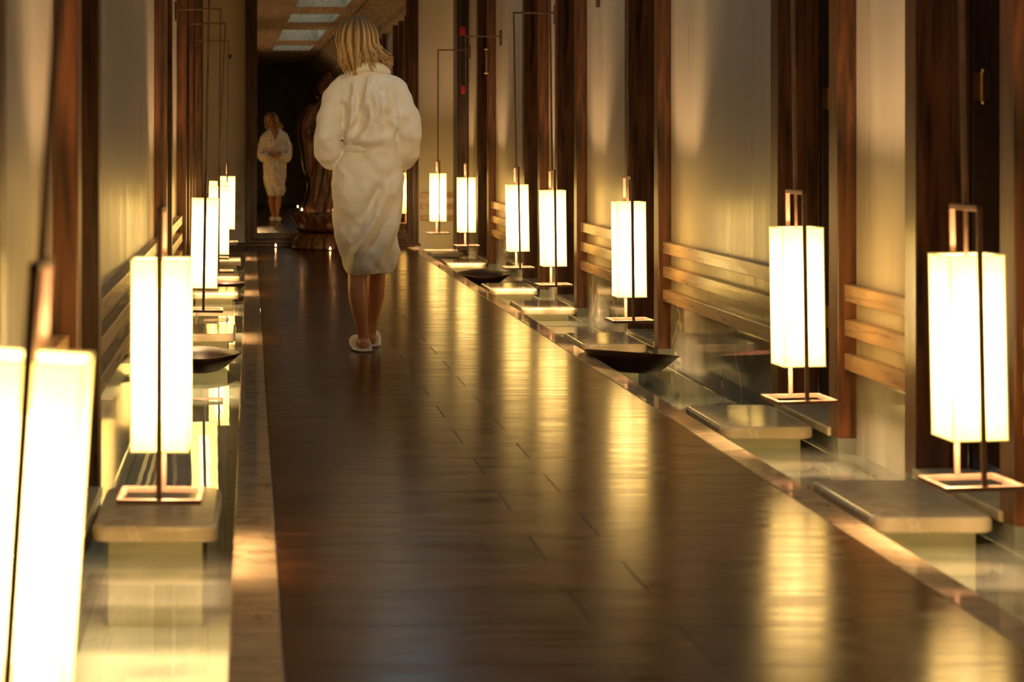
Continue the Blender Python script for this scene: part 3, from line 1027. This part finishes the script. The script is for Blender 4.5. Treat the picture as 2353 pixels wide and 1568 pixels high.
# legs
tube(bm, [(-0.070, 0.0, 0.86), (-0.064, 0.02, 0.66), (-0.054, 0.035, 0.47), (-0.054, 0.02, 0.40), (-0.053, -0.006, 0.32), (-0.050, -0.012, 0.27), (-0.044, -0.010, 0.22), (-0.032, 0.0, 0.14), (-0.024, 0.004, 0.085), (-0.022, 0.006, 0.05)],
     [0.060, 0.054, 0.046, 0.047, 0.0495, 0.0485, 0.043, 0.032, 0.029, 0.030], 18)
tube(bm, [(-0.022, -0.012, 0.040), (-0.024, 0.05, 0.042), (-0.030, 0.12, 0.034), (-0.036, 0.18, 0.026)], [0.030, 0.032, 0.036, 0.026], 14)
tube(bm, [(0.078, 0.03, 0.86), (0.068, 0.06, 0.66), (0.058, 0.095, 0.47), (0.052, 0.100, 0.40), (0.048, 0.115, 0.32), (0.046, 0.138, 0.27), (0.042, 0.165, 0.22), (0.034, 0.225, 0.14), (0.032, 0.240, 0.085), (0.031, 0.245, 0.05)],
     [0.060, 0.054, 0.046, 0.046, 0.0475, 0.0465, 0.041, 0.030, 0.027, 0.028], 18)
tube(bm, [(0.031, 0.228, 0.040), (0.033, 0.29, 0.042), (0.038, 0.36, 0.034), (0.043, 0.42, 0.026)], [0.029, 0.031, 0.035, 0.025], 14)
# arms and hands (hands lie on the belt, fingers towards the middle)
for s in (-1, 1):
    tube(bm, [(s * 0.145, 0, 1.355), (s * 0.185, -0.015, 1.25), (s * 0.210, -0.03, 1.10), (s * 0.17, 0.08, 1.055), (s * 0.115, 0.168, 1.045)],
         [0.046, 0.042, 0.036, 0.033, 0.025], 14)
    tube(bm, [(s * 0.115, 0.168, 1.045), (s * 0.088, 0.187, 1.043), (s * 0.066, 0.192, 1.040)], [0.025, 0.029, 0.030], 14, 0.9)
    for q, (dz, ln) in enumerate(((0.026, 0.062), (0.009, 0.070), (-0.009, 0.066), (-0.026, 0.052))):
        x0 = 0.060
        tube(bm, [(s * x0, 0.194, 1.040 + dz), (s * (x0 - ln * 0.45), 0.199, 1.036 + dz * 1.05), (s * (x0 - ln * 0.8), 0.190, 1.030 + dz), (s * (x0 - ln), 0.178, 1.026 + dz)],
             [0.0088, 0.0082, 0.0076, 0.0066], 8)
    tube(bm, [(s * 0.095, 0.190, 1.066), (s * 0.070, 0.202, 1.086), (s * 0.048, 0.200, 1.092)], [0.012, 0.0098, 0.008], 8)
body = link('body', bm, M['skin'], per)
remesh(body, 0.0042, 2, 0.5)

for s in (-1, 1):
    bm = bmesh.new()
    ball(bm, H(s * 0.030, 0.070, 0.008), (0.013, 0.012, 0.010), 12, rotm)
    link('eye', bm, M['eye'], per, smooth=True)
    bm = bmesh.new()
    ball(bm, H(s * 0.030, 0.0805, 0.008), (0.006, 0.003, 0.006), 10, rotm)
    tube(bm, [H(s * 0.017, 0.083, 0.015), H(s * 0.044, 0.076, 0.015)], [0.0022, 0.0022], 6)
    tube(bm, [H(s * 0.014, 0.088, 0.031), H(s * 0.030, 0.087, 0.036), H(s * 0.048, 0.076, 0.031)], [0.003, 0.0035, 0.002], 6)
    link('brow_and_lash', bm, M['dark'], per, smooth=True)
bm = bmesh.new()
tube(bm, [H(-0.024, 0.079, -0.052), H(-0.008, 0.088, -0.050), H(0.008, 0.088, -0.050), H(0.024, 0.079, -0.052)], [0.003, 0.0055, 0.0055, 0.003], 8)
tube(bm, [H(-0.020, 0.078, -0.057), H(0, 0.087, -0.060), H(0.020, 0.078, -0.057)], [0.003, 0.006, 0.003], 8)
link('lips', bm, M['lips'], per, smooth=True)

# robe
def fold(a, z):
    # a: 0 = +x, 90 = front (+y), 270 = back
    ad = math.degrees(a) % 360
    k = 0.0
    if z < 1.03:                               # skirt: folds that run slantwise up to the right across the back
        ph = (ad - 270) / 42.0 - (z - 0.65) * 6.2
        env = min(1, (1.03 - z) / 0.25) * (1.0 if z > 0.5 else 0.75)
        k += 0.011 * env * math.sin(ph * 2.4) + 0.006 * env * math.sin(ph * 4.7 + 1.0)
        k += 0.004 * math.sin(5 * a + 8 * z)
    else:                                      # back: gathers that fan from the belt
        t = min(1, (z - 1.03) / 0.08) * max(0, min(1, (1.42 - z) / 0.12))
        sp_ = 1.0 + 1.1 * (z - 1.05)
        k += 0.0105 * t * math.cos((ad - 266) / (8.2 * sp_) + 1.1 * math.sin(z * 9)) + 0.007 * t * math.cos((ad - 250) / (15.0 * sp_) - z * 7)
        k += 0.012 * math.exp(-((z - 1.085) / 0.028) ** 2) * (0.6 + 0.4 * math.sin(9 * a))
    return k * (0.5 + 0.8 * abs(math.sin(a)))
# ridges (+) and grooves (-) of the cloth seen from behind: height, width, then points (x, z)
RID = [(0.013, 0.014, [(-.078, 1.366), (-.085, 1.219), (-.118, 1.105)]),
       (0.015, 0.013, [(-.004, 1.395), (-.027, 1.275), (-.078, 1.179), (-.118, 1.134)]),
       (0.014, 0.014, [(-.004, 1.259), (0.0, 1.19), (-.027, 1.12), (-.067, 1.065)]),
       (0.013, 0.014, [(.087, 1.259), (.103, 1.196), (.143, 1.145)]),
       (0.013, 0.013, [(.120, 1.326), (.143, 1.259), (.150, 1.134)]),
       (0.009, 0.014, [(.018, 1.348), (.047, 1.245), (.036, 1.19)]),
       (0.012, 0.020, [(-.073, 1.078), (.018, 1.072), (.109, 1.105)]),
       (-0.018, 0.013, [(-.128, 1.259), (-.122, 1.19), (-.140, 1.116)]),
       (-0.018, 0.012, [(.172, 1.20), (.160, 1.145), (.140, 1.094)]),
       (-0.012, 0.020, [(-.045, 1.30), (-.050, 1.22), (-.062, 1.15)]),
       (-0.010, 0.018, [(.055, 1.33), (.072, 1.22), (.070, 1.12)]),
       (0.014, 0.018, [(-.056, .667), (-.109, .580)]),
       (0.014, 0.020, [(.038, .694), (-.022, .580), (-.056, .527)]),
       (0.012, 0.016, [(-.170, .667), (-.136, .607), (-.10, .56)]),
       (-0.016, 0.024, [(.051, .828), (.004, .734), (-.056, .640)]),
       (-0.018, 0.026, [(.132, .768), (.065, .634), (.024, .553)]),
       (0.010, 0.022, [(.11, .87), (.045, .74), (-.03, .62), (-.08, .50)]),
       (0.010, 0.020, [(.155, .66), (.10, .56), (.06, .45)]),
       (0.012, 0.013, [(-.176, .973), (-.125, .904)]),
       (-0.008, 0.03, [(-.04, 1.0), (0.03, .92), (.11, .90)]),
       (0.009, 0.016, [(-.125, .56), (-.075, .50), (-.07, .42)])]
def seg_d(px, pz, a, b_):
    vx, vz = b_[0] - a[0], b_[1] - a[1]
    t = max(0, min(1, ((px - a[0]) * vx + (pz - a[1]) * vz) / (vx * vx + vz * vz)))
    return math.hypot(px - a[0] - vx * t, pz - a[1] - vz * t)
def ridges(px, pz):
    k = 0
    for A, W, P_ in RID:
        d = min(seg_d(px, pz, P_[i], P_[i + 1]) for i in range(len(P_) - 1))
        if d < 3 * W: k += 1.55 * A * math.exp(-(d / W) ** 2)
    return k
SK = [(0.400, 0.012, 0.06, 0.128, 0.120), (0.43, 0.012, 0.055, 0.136, 0.125), (0.50, 0.010, 0.050, 0.150, 0.132), (0.58, 0.004, 0.042, 0.160, 0.138), (0.69, 0.000, 0.03, 0.173, 0.145),
      (0.80, -0.003, 0.012, 0.179, 0.150), (0.88, -0.003, 0.005, 0.180, 0.148), (0.95, 0.002, 0.0, 0.168, 0.138), (1.01, 0.012, 0.0, 0.146, 0.122),
      (1.05, 0.018, 0.0, 0.132, 0.112), (1.09, 0.018, 0.0, 0.140, 0.124), (1.14, 0.016, 0.0, 0.146, 0.132), (1.22, 0.012, 0.0, 0.156, 0.132), (1.30, 0.004, 0.0, 0.170, 0.124),
      (1.355, -0.002, 0.0, 0.172, 0.110), (1.395, -0.002, 0.0, 0.146, 0.096), (1.425, 0.0, 0.0, 0.108, 0.082), (1.45, 0.0, 0.0, 0.088, 0.075), (1.465, 0.002, 0.0, 0.080, 0.072)]
def interp(T, z):
    for p, q in zip(T, T[1:]):
        if p[0] <= z <= q[0]:
            t = (z - p[0]) / (q[0] - p[0])
            return [p[i] + (q[i] - p[i]) * t for i in range(5)]
    return T[-1]
bm = bmesh.new()
zs = [0.400 + (1.465 - 0.400) * i / 90 for i in range(91)]
rings = []
for z in zs:
    _, cx_, cy_, rx, ry = interp(SK, min(z, 1.4649))
    rg_ = ell_ring((cx_, cy_), rx, ry, z, 140, fold)
    rg2 = []
    for x, y_, z_ in rg_:
        if y_ < cy_:
            y_ -= ridges(x, z_)
        elif z_ > 1.26 and abs(x - 0.005) < (z_ - 1.26) * 0.42:
            y_ = min(y_, 0.030)                 # open neckline: the cloth stops behind the lapels
        rg2.append((x, y_, z_))
    rings.append(rg2)
# hollow hem so the legs come out of it
inner = [[(0.012 + (x - 0.012) * 0.86, 0.06 + (y_ - 0.06) * 0.86, z_ ) for x, y_, z_ in rings[0]],
         [(0.010 + (x - 0.010) * 0.84, 0.05 + (y_ - 0.05) * 0.84, 0.455) for x, y_, z_ in rings[0]]]
loft(bm, [inner[1], inner[0]] + rings)
for s in (-1, 1):
    pts = [(s * 0.105, 0, 1.370), (s * 0.142, -0.004, 1.335), (s * 0.175, -0.010, 1.27), (s * 0.199, -0.020, 1.18), (s * 0.209, -0.026, 1.10), (s * 0.200, 0.0, 1.035), (s * 0.180, 0.06, 1.00), (s * 0.150, 0.125, 1.005), (s * 0.128, 0.160, 1.015)]
    rd = [0.054, 0.062, 0.066, 0.069, 0.070, 0.073, 0.074, 0.068, 0.062]
    P_ = []; R_ = []
    for q in range(len(pts) - 1):
        for w_ in range(5):
            t = w_ / 5
            P_.append(tuple(pts[q][i] * (1 - t) + pts[q + 1][i] * t for i in range(3)))
            ff = q + t
            R_.append(rd[q] * (1 - t) + rd[q + 1] * t + 0.002 * math.sin(ff * 2.3 + s))
    tube(bm, P_, R_, 24)
    # folded-back cuff
    tube(bm, [(s * 0.156, 0.118, 1.014), (s * 0.130, 0.158, 1.018)], [0.071, 0.066], 24)
robe = link('robe', bm, M['robe'], per)
remesh(robe, 0.005, 2, 0.4)
tx = bpy.data.textures.new('cloth_folds', 'CLOUDS')
tx.noise_scale = 0.10
tx.noise_depth = 1
md = robe.modifiers.new('soft_folds', 'DISPLACE')
md.texture = tx
md.texture_coords = 'LOCAL'
md.strength = 0.030
md.mid_level = 0.5

# collar: a rolled band round the neck that runs down the front as two crossing lapels
bm = bmesh.new()
pts = []
for i in range(0, 25):
    a = math.radians(-215 + 250 * i / 24)
    pts.append((0.004 + 0.088 * math.cos(a), 0.004 + 0.078 * math.sin(a), 1.452 - 0.018 * math.sin(a) ** 3))
tube(bm, pts, [0.019] * len(pts), 12, 1.0)
tube(bm, [(x * 1.12, y_ * 1.12, z - 0.020) for x, y_, z in pts], [0.017] * len(pts), 12, 1.0)
tube(bm, [(-0.078, 0.05, 1.44), (-0.066, 0.088, 1.395), (-0.030, 0.124, 1.30), (0.020, 0.138, 1.20), (0.045, 0.136, 1.10)], [0.018, 0.020, 0.021, 0.021, 0.016], 10)
tube(bm, [(0.084, 0.05, 1.44), (0.074, 0.088, 1.395), (0.045, 0.122, 1.30), (-0.005, 0.134, 1.20), (-0.03, 0.132, 1.10)], [0.018, 0.020, 0.021, 0.021, 0.016], 10)
o = link('collar', bm, M['robe'], per)
remesh(o, 0.005, 2, 0.5)
# belt
bm = bmesh.new()
_, cx_, cy_, rx, ry = interp(SK, 1.045)
rs = []
for z, g in ((1.026, 0.004), (1.030, 0.009), (1.060, 0.009), (1.064, 0.004)):
    rs.append([(cx_ + (rx + g) * math.cos(2 * math.pi * i / 80), cy_ + (ry + g) * math.sin(2 * math.pi * i / 80), z + 0.008 * math.cos(2 * math.pi * i / 80)) for i in range(80)])
loft(bm, rs)
ball(bm, (0.015, 0.132, 1.045), (0.026, 0.018, 0.020), 12)
tube(bm, [(0.010, 0.138, 1.04), (-0.012, 0.152, 0.95), (-0.016, 0.162, 0.84)], [0.012, 0.014, 0.016], 10, 0.5)
tube(bm, [(0.020, 0.138, 1.04), (0.040, 0.150, 0.96), (0.046, 0.160, 0.88)], [0.012, 0.014, 0.016], 10, 0.5)
link('belt', bm, M['robe'], per, smooth=True)

# slippers
def slipper(x, y, turn):
    bm = bmesh.new()
    rs = []
    for t in [i / 14 for i in range(15)]:
        yy_ = -0.050 + 0.275 * t
        wd = 0.040 + 0.012 * math.sin(math.pi * min(1, t * 1.1)) if t < 0.75 else 0.050 * math.sqrt(max(0.02, 1 - ((t - 0.70) / 0.31) ** 2))
        if t < 0.06: wd = 0.034
        hgt_ = 0.014 + (0.058 * max(0, math.sin(math.pi * (t - 0.33) / 0.72)) if t > 0.33 else 0.0)
        ring = []
        for i in range(20):
            a = 2 * math.pi * i / 20
            c_, s_ = math.cos(a), math.sin(a)
            ring.append((wd * math.copysign(abs(c_) ** 0.7, c_), yy_, 0.0015 + (hgt_ / 2) * (1 + math.copysign(abs(s_) ** 0.8, s_))))
        rs.append(ring)
    loft(bm, rs)
    # raised rim at the back of the sides
    for s in (-1, 1):
        tube(bm, [(s * 0.037, -0.046, 0.012), (s * 0.040, -0.01, 0.024), (s * 0.041, 0.03, 0.040), (s * 0.040, 0.07, 0.056)], [0.0035, 0.004, 0.0045, 0.006], 8)
    o = link('slipper', bm, M['slipper'], per, smooth=True)
    o.location = (x, y, 0)
    o.rotation_euler = (0, 0, math.radians(turn))
    return o
slipper(-0.024, -0.004, 6)
slipper(0.032, 0.240, -4)

# hair: a cap and many locks
random.seed(7)
bm = bmesh.new()
tone = bm.verts.layers.float.new('tone')
def mark(n0, f):
    bm.verts.ensure_lookup_table()
    for v in bm.verts[n0:]:
        v[tone] = f(v.co)
n0 = 0
cap_c = HC + Vector((0, 0, 0.020)) - fd * 0.006
ball(bm, cap_c, (0.082, 0.090, 0.098), 28, rotm)
mark(n0, lambda c: 0.30)
def lock(phi, lift, seedv):
    """phi: angle about the head from the back (0) round to either side (+-180 = the face)"""
    rnd = random.Random(seedv)
    ang = math.atan2(-fd.y, -fd.x) + math.radians(phi)
    dirv = Vector((math.cos(ang), math.sin(ang), 0))
    top = HC + Vector((0.0, 0.0, 0.128)) + Vector((-0.012, 0.010, 0)) + dirv * 0.006
    side_x = dirv.x                              # >0: to her right
    pts = []
    wav = rnd.uniform(-1, 1)
    R0 = 0.102 + lift
    # over the skull
    for k_ in range(0, 7):
        th = math.radians(8 + 82 * k_ / 6)
        p = HC + Vector((0, 0, 0.004)) + dirv * R0 * math.sin(th) + Vector((0, 0, (0.124 + lift) * math.cos(th)))
        pts.append(p)
    # the fall
    zend = 1.462 + rnd.uniform(-0.022, 0.030) + 0.012 * math.sin(phi * 0.13)
    if side_x < -0.15: zend -= 0.020
    if abs(phi) < 55 and side_x < 0.2: zend -= 0.025
    if side_x > 0.5: zend += 0.020
    base = pts[-1]
    nfall = 7
    for k_ in range(1, nfall + 1):
        t = k_ / nfall
        z = base.z + (zend - base.z) * t
        out_k = 1.0 - 0.30 * t * t if side_x < 0.3 else 1.0 - 0.10 * t + 0.16 * t * t
        p = HC + dirv * R0 * out_k
        p.z = z
        p.x += 0.055 * t ** 1.5 * max(0, side_x + 0.25) + 0.020 * t * (1 if side_x < -0.3 else 0)
        p.x += (0.010 * math.sin(t * 5.5 + wav * 2) * (0.4 + 0.6 * abs(wav)) + 0.004 * math.sin(phi * 0.11)) * min(1, t * 2)
        p.y += 0.004 * math.sin(t * 6 + wav * 5)
        if p.y < -0.06 - 0.02 * t and t > 0.5: p.y -= 0.006
        pts.append(p)
    rb = rnd.uniform(0.0024, 0.0044)
    rad = [rb * 0.7] + [rb] * 6 + [rb * (1.05 - 0.72 * (q / nfall)) for q in range(1, nfall + 1)]
    n_ = len(bm.verts)
    tube(bm, [tuple(p) for p in pts], rad, 6, 0.7)
    bl = rnd.random()
    st_ = 0.5 + 0.5 * math.sin(phi * 0.34 + 1.2 * math.sin(phi * 0.071)) 
    b0 = 0.12 + 0.62 * st_ + 0.38 * bl
    def f(c):
        h = (1.71 - c.z) / 0.16
        root_k = min(1.0, max(0.35, 0.35 + h * 1.2))
        return b0 * root_k + 0.16 * min(1, max(0, (1.60 - c.z) / 0.12))
    mark(n_, f)
sd_ = 0
for ringn, lift in ((150, -0.006), (260, 0.000), (300, 0.005), (200, 0.009)):
    for i in range(ringn):
        phi = -180 + 360 * (i + 0.5) / ringn + random.uniform(-1.5, 1.5)
        sd_ += 1
        if abs(phi) > 122: continue
        lock(phi, lift + random.uniform(-0.004, 0.004), sd_)
# fringe swept to the sides over the brow
for i in range(46):
    sd_ += 1
    rnd = random.Random(sd_)
    s = -1 if i % 2 else 1
    u = (i / 46)
    st = H(0.012, 0.035 + 0.03 * u, 0.112 - 0.02 * u)
    mid = H(s * (0.052 + 0.012 * u), 0.070 - 0.02 * u, 0.062)
    lo_ = H(s * (0.083 + 0.006 * u), 0.040 - 0.035 * u, 0.0)
    en = H(s * (0.088 + 0.010 * rnd.random()), 0.034 - 0.03 * u, -0.105 + rnd.uniform(-0.02, 0.02))
    n_ = len(bm.verts)
    tube(bm, [tuple(v) for v in (st, (st + mid) / 2 + fd * 0.014, mid, (mid + lo_) / 2 + sdv * s * 0.006, lo_, (lo_ + en) / 2 + sdv * s * 0.006, en)], [0.005, 0.007, 0.007, 0.007, 0.0065, 0.005, 0.002], 6, 0.7)
    b0 = 0.3 + 0.6 * rnd.random()
    mark(n_, lambda c: b0 * min(1, max(0.15, 0.15 + (1.71 - c.z) / 0.14)))
link('hair', bm, M['hair'], per, smooth=True)
